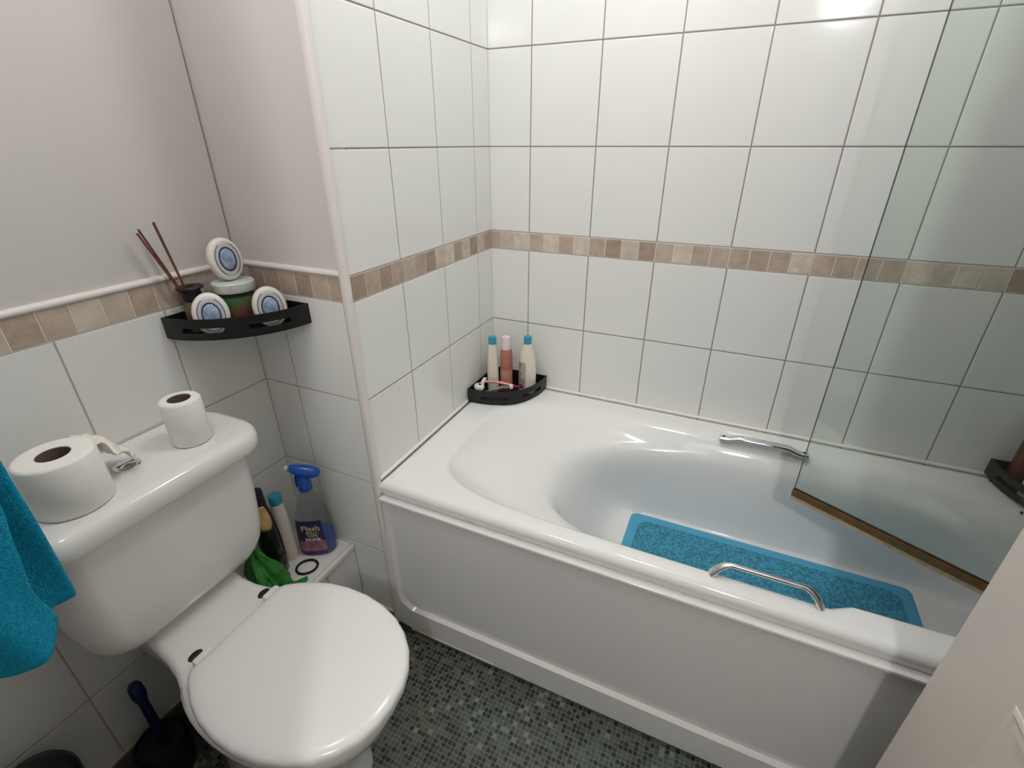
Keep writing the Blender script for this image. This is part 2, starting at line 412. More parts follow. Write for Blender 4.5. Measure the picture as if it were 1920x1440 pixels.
# baseboard: coved vinyl with pale bead
mb = MB(); mb.box((XT, YD, 0), (XT + .012, YB, .076), .004, 2, mi=0); mb.box((XT, YD, .074), (XT + .007, YB, .083), .003, 2, mi=1)
struct(mb, 'baseboard_left', [M['cove'], M['yellow_silicone']])
mb = MB(); mb.box((XB + .001, YR - .012, 0), (-.012, YR, .040), .003, 2, mi=0); mb.box((XB + .001, YR - .008, .038), (-.012, YR, .047), .003, 2, mi=1)
struct(mb, 'baseboard_return', [M['cove'], M['yellow_silicone']])
# silicone beads round the bath
ZR = .541
def bead(name, pts, r, m):
    mb = MB(); mb.tube(pts, r, 8); return struct(mb, name, M[m])
bead('trim_5', [(.012, -.001, ZR + .001), (XR - .01, -.001, ZR + .001)], .005, 'silicone')
bead('trim_6', [(.001, -.006, ZR + .001), (.001, YR + .012, ZR + .001)], .005, 'silicone')

# door, opened inward; only its leading edge and face show
d = MB()
d.box((JR, -1.495, .012), (JR + .04, -.81, 1.985), .0015, 1)
door = d.build('door_1', M['doorpaint']); door['kind'] = 'structure'
def moulding(y0, y1, z0, z1):
    mb = MB(); w = .034
    def ring(i, dx): return [(JR - dx, y0 + i, z0 + i), (JR - dx, y1 - i, z0 + i), (JR - dx, y1 - i, z1 - i), (JR - dx, y0 + i, z1 - i)]
    mb.loft([ring(0, -.001), ring(0, .0012), ring(.006, .0024), ring(.012, .001), ring(.020, .0016), ring(w, .0005)], False, True)
    o = mb.build('door_panel', M['doorpaint'], door, world=False, smooth=0); return o
moulding(-1.37, -.948, .16, .768); moulding(-1.37, -.948, .93, 1.86)
mb = MB(); mb.box((JL - .001, YD - .1, 0), (JL + .0, YD, DH)); 

# ------------------------------------------------------------------ bath
bath = thing('bathtub', 'white acrylic bathtub along the tiled back wall, with two chrome grab handles', 'bathtub', (.84, -.35, 0))
X0, X1, YN, YF = .001, XR - .001, -.698, -.001
def notch(r, w):
    yc = (YN + YF) / 2
    for p in r:
        if p.y < yc: p.y += w * sstep(1.045, 1.085, p.x) * min(1, (yc - p.y) / .2)
    return r
rect = lambda i, z: super_ring(X0 + i, X1 - i, YN + i, YF - i, z, 99)
rings = [rect(.03, .5004), rect(.0065, .5004), rect(.005, .502), rect(.002, .513), rect(.0, .5205), rect(.0012, .527), rect(.0045, .533), rect(.0095, .5375), rect(.016, .5402), rect(.03, ZR)]
nt = .024
for (xl, xr, yn, yf, z, n, w) in [
    (.098, 1.610, -.664, -.062, ZR, 5.0, nt), (.105, 1.603, -.657, -.072, .5403, 5.0, nt), (.110, 1.598, -.652, -.084, .5385, 5.0, nt), (.116, 1.592, -.646, -.098, .534, 4.8, nt),
    (.124, 1.588, -.641, -.112, .519, 4.6, nt * .9), (.20, 1.582, -.635, -.122, .504, 3.6, nt * .6), (.29, 1.576, -.630, -.129, .492, 3.0, nt * .4),
    (.355, 1.571, -.625, -.134, .481, 2.8, nt * .3), (.385, 1.567, -.621, -.137, .466, 2.8, nt * .2), (.41, 1.560, -.615, -.140, .44, 2.9, 0),
    (.445, 1.545, -.608, -.143, .38, 3.6, 0), (.475, 1.525, -.602, -.146, .32, 4.8, 0), (.505, 1.505, -.594, -.149, .27, 6.5, 0), (.53, 1.475, -.585, -.153, .239, 9, 0),
    (.552, 1.45, -.57, -.158, .227, 12, 0), (.585, 1.40, -.55, -.172, .2235, 10, 0), (.70, 1.30, -.46, -.25, .222, 6, 0), (.85, 1.15, -.38, -.33, .221, 3, 0)]:
    rings.append(notch(super_ring(xl, xr, yn, yf, z, n), w))
mb = MB(); mb.loft(rings, False, True)
tub_v, tub_f = list(mb.v), list(mb.f)
mb.build('tub_shell', M['acrylic'], bath, smooth=60)
# near grab handle: arched chrome bar on flared feet
def grab(path, rad, feet, name_m):
    mb = MB(); mb.tube(path, rad, 14); return mb
hp = []; rr = []
yh = -.655
for t in range(25):
    u = t / 24; x = .824 + (1.022 - .824) * u
    e = min(u, 1 - u) / .17
    zz = .5405 + .031 * (1 if e >= 1 else math.sin(e * PI / 2) ** .8)
    hp.append((x, yh + .006 * min(1, e), zz)); k = max(0, 1 - e)
    rr.append((.0052 + .007 * k, .0052 + .001 * k))
mb = MB(); mb.tube(hp, rr, 14); o = mb.build('grab_handle', M['chrome'], bath, smooth=60)
# far grab handle: flat bar with screw caps
mb = MB(); fp = []; fr = []
for t in range(25):
    u = t / 24; x = .808 + (1.040 - .808) * u; e = min(u, 1 - u) / .25
    fp.append((x, -.106 - .003 * math.sin(u * PI), ZR + .004 + .012 * sstep(.25, 1, e))); fr.append((.0135, .0085))
mb.tube(fp, fr, 16); o = mb.build('grab_handle', M['chrome'], bath, smooth=60)
for x in (.818, 1.030):
    s_ = MB(); s_.lathe([(.0045, 0), (.0045, .002), (.002, .003)], (x, -.106, ZR + .0105), 12); s_.build('screw_cap', M['dark_grey'], o)
# side panel
px0, px1 = .010, XR - .002
mb = MB()
mb.box((px0, -.699, .03), (px1, -.690, .497))                       # field
mb.box((px0, -.712, .4895), (px1, -.684, .4992), .002, 2)            # top ledge
mb.box((px0 + .05, -.7118, .012), (px1, -.692, .03))                # lower border
# sculpted lower border and left border with rounded inner corner
inn = []; r = .06; xi, zi = .030, .100
inn = [(xi + r - r * math.cos(a), zi + r - r * math.sin(a)) for a in [PI / 2 * k / 12 for k in range(13)]]
inner = [(xi, .487)] + [(xi, .40), (xi, .30), (xi, .22)] + inn + [(px1 - .05, zi), (px1, zi)]
outer = [(px0, .487), (px0, .40), (px0, .30), (px0, .22)] + [(px0, .15)] * 6 + [(px0, .030), ] * 3 + [(xi + r, .014)] * 4 + [(px1 - .05, .014), (px1, .014)]
def depth(z): return .001 + .011 * (1 - sstep(.26, .42, z))
vs, fs = [], []
n = len(inner)
for (x, z), (ox, oz) in zip(inner, outer):
    dpt = depth(z)
    vs += [(ox, -.700 - dpt, oz), (x - .004 * (1 if x <= xi + .02 else .3), -.700 - dpt, z - .0015), (x + .003, -.6985, z + .003)]
for i in range(n - 1):
    for k in range(2): fs.append([i * 3 + k, (i + 1) * 3 + k, (i + 1) * 3 + k + 1, i * 3 + k + 1])
mb.add(vs, fs)
panel = mb.build('side_panel', M['panel'], bath, smooth=35)
mb = MB(); mb.box((.098, -.7135, .012), (.34, -.700, .021), .002, 1); mb.build('panel_foot', M['yellow_silicone'], bath)

# bath mat
mt = thing('bath_mat', 'blue loofah mat lying on the bottom of the bathtub', 'bath mat', (.97, -.35, .224))
from mathutils.bvhtree import BVHTree
tub_tree = BVHTree.FromPolygons([tuple(v) for v in tub_v], tub_f)
def matz(x, y):
    zs = []
    for dx, dy in ((0, 0), (.006, 0), (-.006, 0), (0, .006), (0, -.006)):
        h = tub_tree.ray_cast(Vector((x + dx, y + dy, .50)), Vector((0, 0, -1)))
        if h[0]: zs.append(h[0].z)
    return min(max(zs), .2255) + .0012
def mat_grid(x0, x1, y0, y1, h, r):
    mb = MB(); cx, cy = (x0 + x1) / 2, (y0 + y1) / 2
    base = rrect(x0, x1, y0, y1, 0, r, 6); pts = []
    n = len(base)
    for i in range(n):      # refine long sides
        a, b = base[i], base[(i + 1) % n]; k = max(1, int((b - a).length / .03))
        pts += [a + (b - a) * j / k for j in range(k)]
    rings = [[Vector((p.x, p.y, matz(p.x, p.y))) for p in pts]]
    for s_ in (1.0, .99, .96, .92, .86, .78, .68, .56, .44, .32, .2, .08):
        rings.append([Vector((cx + (p.x - cx) * s_, cy + (p.y - cy) * s_, matz(cx + (p.x - cx) * s_, cy + (p.y - cy) * s_) + h * (1 if s_ < .995 else .5))) for p in pts])
    mb.loft(rings, False, True); return mb
mat_grid(.592, 1.362, -.545, -.166, .004, .022).build('mat_border', M['mat_blue'], mt, smooth=50)
mat_grid(.623, 1.331, -.515, -.197, .009, .03).build('mat_pad', M['loofah'], mt, smooth=50)

# shower screen
g0 = Vector((.986, -.330, 0)); gd = Vector((.300, -.1575, 0)).normalized(); gl = .770; gz0, gz1 = .572, 1.98
scr = thing('shower_screen', 'clear glass shower screen angled over the bathtub, brown seal on its lower edge', 'shower screen', (g0.x, g0.y, gz0))
nn = Vector((-gd.y, gd.x, 0))
def gbox(s0, s1, t0, t1, z0, z1, bev=0):
    mb = MB(); vs = []
    for z in (z0, z1):
        for s_, t_ in ((s0, t0), (s1, t0), (s1, t1), (s0, t1)):
            p = g0 + gd * s_ + nn * t_; vs.append((p.x, p.y, z))
    mb.add(vs, [[0, 1, 2, 3], [4, 5, 6, 7], [0, 1, 5, 4], [1, 2, 6, 5], [2, 3, 7, 6], [3, 0, 4, 7]]); return mb
gbox(.0012, gl, -.0025, .0025, gz0, gz1).build('glass_pane', M['glass'], scr, smooth=0)
gbox(0, .0012, -.0025, .0025, gz0, gz1).build('glass_edge', M['glass_edge'], scr, smooth=0)
M['seal_brown'] = mat('stained_brown_seal', (.095, .052, .014), .45, var=(60, (.14, .082, .026)))
M['seal_cream'] = mat('yellowed_clear_seal', (.46, .41, .29), .4, var=(80, (.36, .29, .17)))
gbox(-.001, gl, -.006, .006, gz0 - .013, gz0 + .004).build('seal_strip', M['seal_brown'], scr, smooth=0)
gbox(-.001, gl, -.002, .0015, gz0 - .026, gz0 - .012).build('seal_fin', M['seal_cream'], scr, smooth=0)
mb = MB(); p = g0 + gd * gl
mb.box((p.x - .012, p.y - .012, gz0 - .028), (XR - .0005, p.y + .014, gz1 + .01), .003, 1); mb.build('wall_channel', M['brushed'], scr)

# ------------------------------------------------------------------ toilet
YT = -1.097
toi = thing('toilet', 'white close-coupled toilet with its lid down and cistern on the tiled wall', 'toilet', (.0, YT, 0))
def ell(xb, xf, hw, z, N=48, n=2.2):
    cx, a = (xb + xf) / 2, (xf - xb) / 2
    out = []
    for i in range(N):
        t = 2 * PI * i / N; c, s_ = math.cos(t), math.sin(t); r = (abs(c) ** n + abs(s_) ** n) ** (-1 / n)
        out.append(Vector((cx + a * r * c, YT + hw * r * s_, z)))
    return out
mb = MB()
mb.loft([ell(-.20, .19, .105, 0, n=2.8), ell(-.20, .19, .105, .012, n=2.8), ell(-.20, .175, .092, .05, n=2.8), ell(-.20, .18, .088, .12, n=2.6), ell(-.2, .22, .105, .20, n=2.5),
         ell(-.19, .27, .135, .28), ell(-.17, .305, .158, .34), ell(-.15, .318, .166, .375), ell(-.145, .320, .168, .395), ell(-.14, .314, .162, .402)])
# rear deck carrying the cistern
deck = []
for x, hw, zt, zb in [(-.326, .100, .440, .30), (-.235, .101, .440, .29), (-.212, .102, .438, .28), (-.196, .103, .428, .28), (-.178, .104, .420, .28), (-.14, .108, .413, .29), (-.10, .118, .409, .30), (-.06, .135, .404, .31), (-.02, .14, .398, .32)]:
    rr_ = .018; pr = []
    for cy, cz, a0 in ((hw - rr_, zt - rr_, 0), (-hw + rr_, zt - rr_, 90)):
        for k in range(6):
            a = math.radians(a0 + 90 * k / 5); pr.append((cy + rr_ * math.cos(a), cz + rr_ * math.sin(a)))
    pr += [(-hw * .8, zb), (hw * .8, zb)]
    deck.append([(x, YT + y, z) for y, z in pr])
mb.loft(deck)
mb.build('toilet_pan', M['ceramic'], toi, smooth=50)
# seat and lid outline
prof = [(-.058, .108), (-.052, .117), (-.03, .132), (.0, .149), (.04, .163), (.09, .1715), (.14, .172), (.19, .165), (.235, .150), (.27, .130), (.30, .103), (.322, .070), (.333, .038), (.3365, .0)]
def lid_ring(s_, z, dx=0):
    top = [(x, w) for x, w in prof]; pts = [(x, w) for x, w in top] + [(x, -w) for x, w in top[-2::-1]]
    cx = .14
    return [Vector((cx + (x - cx) * s_ + dx, YT + w * s_, z)) for x, w in pts]
mb = MB(); mb.loft([lid_ring(.95, .403), lid_ring(.975, .404), lid_ring(.985, .409), lid_ring(.98, .4155), lid_ring(.95, .4165)])
mb.build('toilet_seat', M['seat'], toi, smooth=50)
mb = MB(); mb.loft([lid_ring(.97, .417), lid_ring(.995, .4185), lid_ring(1.0, .424), lid_ring(.996, .431), lid_ring(.985, .4355), lid_ring(.96, .4385), lid_ring(.90, .4410), lid_ring(.75, .4435), lid_ring(.5, .4452), lid_ring(.25, .446), lid_ring(.02, .4462)])
lid = mb.build('toilet_lid', M['seat'], toi, smooth=50)
for y in (-1.172, -1.006):
    mb = MB(); mb.lathe([(.0115, 0), (.0115, .0035), (.009, .005)], (-.098, y, .4075), 16, sx=.8, sy=1.25); mb.build('hinge_cap', M['dark_grey'], toi)
    mb = MB(); mb.box((-.078, y - .02, .404), (-.048, y + .02, .43), .006, 2); mb.build('hinge', M['seat'], toi)
# cistern
def cring(xf, hw, z, r=.05): return rrect(XT + .002, xf, YT - hw, YT + hw, z, min(r, hw * .9, (xf - XT) * .45), 7)
mb = MB()
mb.loft([cring(-.215, .10, .441, .03), cring(-.195, .122, .4425, .035), cring(-.181, .142, .447, .04), cring(-.170, .158, .457, .045), cring(-.160, .174, .476, .05), cring(-.153, .182, .50, .05), cring(-.147, .187, .54, .05), cring(-.143, .191, .62, .05), cring(-.140, .193, .75, .05)])
cis = mb.build('cistern', M['ceramic'], toi, smooth=50)
def lring(i, z): return rrect(XT + .003, -.113 - i, YT - .224 + i, YT + .224 - i, z, .072 - i * .6, 10)
mb = MB(); mb.loft([lring(.012, .744), lring(.003, .745), lring(.0, .749), lring(0, .768), lring(.003, .778), lring(.009, .785), lring(.018, .7885), lring(.026, .7888), lring(.032, .788), lring(.042, .788)])
mb.build('cistern_lid', M['ceramic'], cis, world=False, smooth=50).location = -Vector(toi.location)
mb = MB(); mb.lathe([(.0225, 0), (.0225, .003), (.020, .0048), (.0165, .005), (.016, .0038), (.0155, .0055), (.006, .0066), (.0005, .0067)], (-.232, -1.097, .788), 32)
mb.box((-.2325 - .0004, -1.112, .794), (-.2325 + .0004, -1.082, .7952), mi=1)
mb.build('flush_button', [M['chrome'], M['dark_grey']], cis, world=False).location = -Vector(toi.location)
bead('trim_7', [(XT + .002, YT - .22, .79), (XT + .002, YT - .01, .79)], .006, 'yellow_silicone')
bead('trim_8', [(XT + .001, YT - .008, .7895), (XT + .001, YT + .215, .7895)], .003, 'light_grout')

# toilet rolls
def roll(name, label, c, R, rc, h, core, tilt=0):
    t = thing(name, label, 'toilet roll', c, 0, 'toilet rolls on the cistern')
    mb = MB(); seg = 48
    prof_ = [(rc, .0), (R - .003, 0), (R, .003), (R * 1.0, h * .5), (R, h - .004), (R - .003, h), (R - .008, h + .0008), (rc, h)]
    rings = [[(r * math.cos(2 * PI * i / seg), r * math.sin(2 * PI * i / seg) * 1.0, z) for i in range(seg)] for r, z in prof_]
    mb.loft(rings + [rings[0]], False, False)
    mb.build('paper', M['paper'], t, world=False, smooth=50)
    mb = MB(); rings = [[(r * math.cos(2 * PI * i / 32), r * math.sin(2 * PI * i / 32), z) for i in range(32)] for r, z in [(rc - .0002, .001), (rc - .0002, h - .001), (rc - .0015, h - .001), (rc - .0015, .001)]]
    mb.loft(rings + [rings[0]], False, False); mb.build('card_core', M['core'], t, world=False, smooth=50)
    return t
roll('toilet_roll', 'small white toilet roll standing near the right end of the cistern lid', (-.205, -.984, .789), .0365, .021, .096, 0)
rb = roll('toilet_roll', 'large white toilet roll beside the flush button, torn sheet hanging off it', (-.200, -1.196, .789), .0545, .0235, .098, 0)
# torn loose sheet curling off the big roll
mb = MB(); vs = []; fs = []
nu, nv = 12, 10; rnd = random.Random(4)
for i in range(nu):
    for j in range(nv):
        u, v = i / (nu - 1), j / (nv - 1)
        x = -.232 - .085 * (v - .5) + .010 * math.sin(7 * u + 3 * v); y = -1.147 + .066 * u * (.55 + .45 * math.sin(3 * v)) + .007 * math.sin(9 * v + 2 * u)
        z = .872 - .038 * u * (1 + .5 * math.sin(2.6 * v)) + .011 * math.sin(8 * u + 6 * v) + .006 * math.sin(17 * v + 5 * u)
        vs.append((x, y, max(z, .796)))
for i in range(nu - 1):
    for j in range(nv - 1): fs.append([i * nv + j, (i + 1) * nv + j, (i + 1) * nv + j + 1, i * nv + j + 1])
mb.add(vs, fs); o = mb.build('loose_sheet', mat('crumpled_sheet', (.80, .75, .69), .95, spec=.1, var=(30, (.82, .79, .74))), rb, smooth=80)
so = o.modifiers.new('thick', 'SOLIDIFY'); so.thickness = .0008

# ------------------------------------------------------------------ towel
ty0, ty1 = -1.484, -1.282
tw = thing('hand_towel', 'bright blue terry towel hanging folded at the left, in front of the cistern', 'towel', (-.07, -1.39, 1.12))
def drape():
    mb = MB(); pathp = []
    for k in range(22): pathp.append((-.100, .715 + (1.10 - .715) * k / 21, 0))
    for k in range(1, 8):
        a = PI - PI * k / 8; pathp.append((-.070 + .030 * math.cos(a), 1.10 + .03 * math.sin(a), .5))
    for k in range(28): pathp.append((-.040, 1.10 - (1.10 - .690) * k / 27, 1))
    ny = 22; vs = []; fs = []
    for i, (x, z, side) in enumerate(pathp):
        for j in range(ny):
            v = j / (ny - 1); y = ty0 + (ty1 - ty0) * v
            hang = max(0, 1.08 - z)
            w = .010 * math.sin(v * 7.5 + side * 1.7) * min(1, hang * 4) + .004 * math.sin(v * 16 + z * 12) * min(1, hang * 4)
            yy = y
            if side == 1:
                yy -= (.043 * min(1, hang * 5) - .004 * math.sin(z * 30)) * v
                w += .012 * hang
                zz = z + (.040 * sstep(.78, 1.0, v) ** 1.5 + .030 * sstep(.62, .35, v)) * sstep(.84, .69, z)
            else:
                zz = z + .012 * math.sin(v * 5) * sstep(.9, .715, z); yy += .004 * v
            vs.append((x + w, yy, zz))
    n = len(pathp)
    for i in range(n - 1):
        for j in range(ny - 1): fs.append([i * ny + j, (i + 1) * ny + j, (i + 1) * ny + j + 1, i * ny + j + 1])
    mb.add(vs, fs); return mb
o = drape().build('cloth', M['towel'], tw, smooth=80)
m_ = o.modifiers.new('thick', 'SOLIDIFY'); m_.thickness = .009; m_.offset = 0
m_ = o.modifiers.new('soft', 'SUBSURF'); m_.levels = 1; m_.render_levels = 2
rail = thing('towel_rail', 'chrome rail holding up the blue towel', 'towel rail', (-.07, -1.5, 1.108))
mb = MB(); mb.tube([(-.07, YD + .001, 1.1), (-.07, -1.275, 1.1)], .009, 14); mb.sphere((-.07, -1.275, 1.1), .011); mb.build('bar', M['chrome'], rail)
mb = MB(); mb.tube([(-.07, YD + .0005, 1.1), (-.07, YD + .010, 1.1)], .022, 20); mb.build('wall_plate', M['chrome'], rail)

# ------------------------------------------------------------------ toilet brush and bin in the dark corner
br = thing('toilet_brush', 'navy toilet brush in a black holder on the floor left of the toilet', 'toilet brush', (-.252, -1.240, 0))
mb = MB(); mb.lathe([(.040, .002), (.046, .0), (.050, .03), (.052, .105), (.049, .112), (.046, .105), (.012, .103)], (-.252, -1.243, 0), 28); mb.build('holder', M['black_plastic'], br)
mb = MB(); mb.lathe([(.010, .0), (.0095, .13), (.0105, .14), (.0135, .15), (.0145, .165), (.0135, .185), (.010, .193), (.003, .196)], (-.252, -1.236, .112), 20); mb.build('handle', M['navy_plastic'], br)
mb = MB(); mb.lathe([(.058, 0), (.062, .004), (.066, .25), (.067, .258), (.066, .27), (.058, .288), (.035, .300), (.001, .304)], (-.250, -1.424, 0.001), 36)
tag(mb.build('waste_bin', M['black_plastic']), 'dark rounded bin at the bottom left corner of the photo', 'bin')

# ------------------------------------------------------------------ corner shelves
def corner_shelf(name, label, c, sx, sy, arm, h, hooks=(), n=1.85):
    """tray in a corner; c is the inner corner point, sx/sy point along the two walls"""
    t = thing(name, label, 'corner shelf', c, 0, 'black corner shelves')
    K = 40
    cur = []
    for k in range(K + 1):
        a = PI / 2 * k / K; r = (math.cos(a) ** n + math.sin(a) ** n) ** (-1 / n) * arm
        cur.append((sx * r * math.cos(a), sy * r * math.sin(a)))
    mb = MB()
    base = [(sx * .002, sy * .002)] + cur
    mb.loft([[(x, y, 0.0) for x, y in base], [(x, y, .002) for x, y in base]]); mb.build('tray', M['black'], t, world=False, smooth=30)
    mb = MB()
    def wallseg(pa, pb, ia, ib, za, zb): mb.add([(*pa, za), (*pb, za), (*pb, zb), (*pa, zb), (*ia, za), (*ib, za), (*ib, zb), (*ia, zb)], [[0, 1, 2, 3], [4, 5, 6, 7], [3, 2, 6, 7], [0, 1, 5, 4], [0, 3, 7, 4], [1, 2, 6, 5]])
    ins = [(x * .982, y * .982) for x, y in cur]
    for k in range(K):
        f = (k + .5) / K; slot = .16 < f < .42 or .58 < f < .84
        if slot:
            wallseg(cur[k], cur[k + 1], ins[k], ins[k + 1], 0, h * .33); wallseg(cur[k], cur[k + 1], ins[k], ins[k + 1], h * .58, h)
        else: wallseg(cur[k], cur[k + 1], ins[k], ins[k + 1], 0, h)
    mb.build('front_rail', M['black'], t, world=False, smooth=0)
    mb = MB()
    e = .0006
    def bx(a, b, za, zb):
        lo = [min(a[i], b[i]) for i in range(2)]; hi = [max(a[i], b[i]) for i in range(2)]
        mb.box((*lo, za), (*hi, zb))
    bx((sx * e, sy * e), (sx * arm, sy * (e + .002)), 0.0, h); bx((sx * e, sy * e), (sx * (e + .002), sy * arm), 0.0, h)
    mb.build('back_rail', M['black'], t, world=False, smooth=0)
    for f in hooks:
        k = int(f * K); p = Vector((cur[k][0], cur[k][1], 0)); d_ = p.normalized()
        mb = MB(); path = [p * .985 + Vector((0, 0, .001)), p * .985 + Vector((0, 0, -.012))]
        for q in range(1, 9):
            a = PI * q / 8 * 1.1; path.append(p * .985 + d_ * (.006 - .006 * math.cos(a)) + Vector((0, 0, -.012 - .006 * math.sin(a))))
        mb.tube(path, .0021, 8); mb.build('hook', M['black'], t, world=False)
    return t
ZS1 = .9635
corner_shelf('corner_shelf', 'black corner shelf above the cistern, holding a reed diffuser and a jar', (XT, YR, ZS1), 1, -1, .2055, .046)
ZS2 = .5425
corner_shelf('corner_shelf', 'black corner shelf at the left end of the bath, with three upright bottles', (.005, -.005, ZS2), 1, -1, .208, .048, hooks=(.66, .34), n=2.4)
corner_shelf('corner_shelf', 'black corner shelf at the tap end of the bath, cut off by the photo edge', (XR - .001, -.001, ZS2 + .004), -1, -1, .213, .046, hooks=(.12, .44), n=2.2)

# --- things on the upper shelf
zt = ZS1 + .0022
cam_dir = lambda x, y: math.atan2(-1.4787 - y, .7476 - x)
# reed diffuser
df = thing('reed_diffuser', 'smoky glass reed diffuser with brown sticks leaning left, on the upper corner shelf', 'reed diffuser', (-.303, -.838, zt))
mb = MB(); mb.lathe([(.018, 0), (.022, .002), (.0225, .055), (.019, .066), (.012, .070)], (-.303, -.838, zt), 28); mb.build('bottle', M['amber'], df)
mb = MB(); mb.lathe([(.0185, .0), (.0185, .024), (.026, .0245), (.0265, .0275), (.025, .029), (.008, .029), (.007, .020)], (-.303, -.838, zt + .070), 28); mb.build('collar', M['collar'], df)
for (tx, ty, tz) in [(-.300, -.907, 1.184), (-.303, -.901, 1.190), (-.298, -.872, 1.200), (-.303, -.870, 1.197)]:
    mb = MB(); a = Vector((-.303, -.838, zt + .035)); b = Vector((tx, ty, tz)); mb.tube([a + (b - a) * k / 6 for k in range(7)], .0022, 7); mb.build('reed', M['reed'], df)
# jar
jc = (-.262, -.766, zt)
jr = thing('glass_jar', 'clear jar of layered green and red crystals with white lid, centre of the upper shelf', 'jar', jc)
mb = MB(); mb.lathe([(.036, 0), (.041, .003), (.042, .012), (.042, .064), (.039, .072), (.038, .082)], jc, 36); mb.build('jar_body', M['clear_glass_jar'], jr)
mb = MB(); mb.lathe([(.034, .002), (.0395, .004), (.0405, .012), (.0405, .066), (.036, .067)], jc, 36); mb.build('crystals', M['crystals'], jr)
mb = MB(); mb.lathe([(.0425, .078), (.0435, .080), (.0435, .0965), (.041, .099), (.001, .099)], jc, 40); mb.build('jar_lid', M['wax'], jr)
# oval air fresheners
def freshener(label, loc, yaw, tilt):
    t = thing('air_freshener', label, 'air freshener', loc, 0, 'oval air fresheners on the upper shelf', rot=(tilt, 0, yaw))
    W_, H_ = .0355, .0455
    def ov(s_, y, dz=0): return [(W_ * s_ * math.cos(2 * PI * k / 40), y, H_ + H_ * s_ * math.sin(2 * PI * k / 40) + dz) for k in range(40)]
    mb = MB(); mb.loft([ov(.80, .013), ov(.93, .010), ov(1.0, .003), ov(1.0, -.004), ov(.95, -.010), ov(.86, -.0125), ov(.80, -.0125)])
    mb.build('case', M['oval_white'], t, world=False, smooth=60)
    def ov2(a, b, y, cz=0): return [(a * math.cos(2 * PI * k / 40), y, H_ + cz + b * math.sin(2 * PI * k / 40)) for k in range(40)]
    mb = MB(); mb.loft([ov2(.0265, .0370, -.0124), ov2(.0257, .0362, -.0138), ov2(.0220, .0310, -.0140)]); mb.build('face', M['oval_grey'], t, world=False, smooth=60)
    mb = MB(); mb.loft([ov2(.0182, .0258, -.0135), ov2(.0180, .0256, -.0152), ov2(.0160, .0232, -.0152), ov2(.0158, .023, -.0135)], False, False); mb.build('ring', M['navy_ring'], t, world=False, smooth=60)
    mb = MB(); mb.loft([ov2(.0160, .0232, -.0138), ov2(.0154, .0225, -.0150), ov2(.011, .0165, -.0164), ov2(.004, .005, -.0168)]); mb.build('gel_window', M['gel'], t, world=False, smooth=60)
    for s_ in (-1, 1):
        mb = MB(); path = [(s_ * .0252 * math.cos(a), -.0139, H_ + .0355 * math.sin(a)) for a in [math.radians(-62 + 124 * q / 14) for q in range(15)]]
        mb.tube(path, .0007, 6); mb.build('face_line', M['navy_ring'], t, world=False)
    return t
def face_yaw(x, y, off=0): return cam_dir(x, y) + PI / 2 + off
freshener('oval air freshener at the front left of the upper shelf, beside the reed diffuser', (-.244, -.846, zt), face_yaw(-.244, -.846, .0), math.radians(-9))
freshener('oval air freshener standing on top of the jar lid', (-.262, -.768, zt + .1002), face_yaw(-.26, -.77, .45), math.radians(-7))
freshener('oval air freshener right of the jar, near the tiled corner trim', (-.172, -.757, zt), face_yaw(-.172, -.757, .1), math.radians(-9))

# --- bottles
def flask(mb, prof_, c, seg=32, mi=0, n=2.3, yaw=0):
    """prof_: (half width, half depth, z)"""
    rings = []
    for w, d_, z in prof_:
        r = []
        for i in range(seg):
            t = 2 * PI * i / seg; cs, s_ = math.cos(t), math.sin(t); q = (abs(cs) ** n + abs(s_) ** n) ** (-1 / n)
            x, y = w * q * cs, d_ * q * s_
            r.append((c[0] + x * math.cos(yaw) - y * math.sin(yaw), c[1] + x * math.sin(yaw) + y * math.cos(yaw), c[2] + z))
        rings.append(r)
    return mb.loft(rings, True, True, mi)
def lotion(label, loc, H_, w, d_, yaw, body, cap, capr, caph, group, lab=None, cat='bottle'):
    t = thing('lotion_bottle', label, cat, loc, 0, group)
    mb = MB(); hb = H_ - caph
    flask(mb, [(w * .88, d_ * .88, 0), (w * .97, d_ * .97, .003), (w, d_, .02), (w * 1.0, d_ * 1.02, hb * .35), (w * .95, d_ * .98, hb * .6), (w * .82, d_ * .9, hb * .82), (capr * 1.02, capr * 1.0, hb * .97), (capr * .96, capr * .96, hb)], (0, 0, 0), yaw=yaw)
    mb.build('bottle_body', body, t, world=False, smooth=50)
    mb = MB(); mb.lathe([(capr * .97, hb), (capr, hb + .002), (capr, hb + caph - .004), (capr * .93, hb + caph - .001), (capr * .6, hb + caph)], (0, 0, 0), 28); mb.build('cap', cap, t, world=False, smooth=40)
    return t
zb = ZS2 + .0022
lotion('slim cream bottle with a teal cap, leftmost of three on the bath corner shelf', (.050, -.108, zb), .206, .020, .015, .5, M['ivory'], M['teal'], .0135, .026, 'bottles on the bath corner shelf')
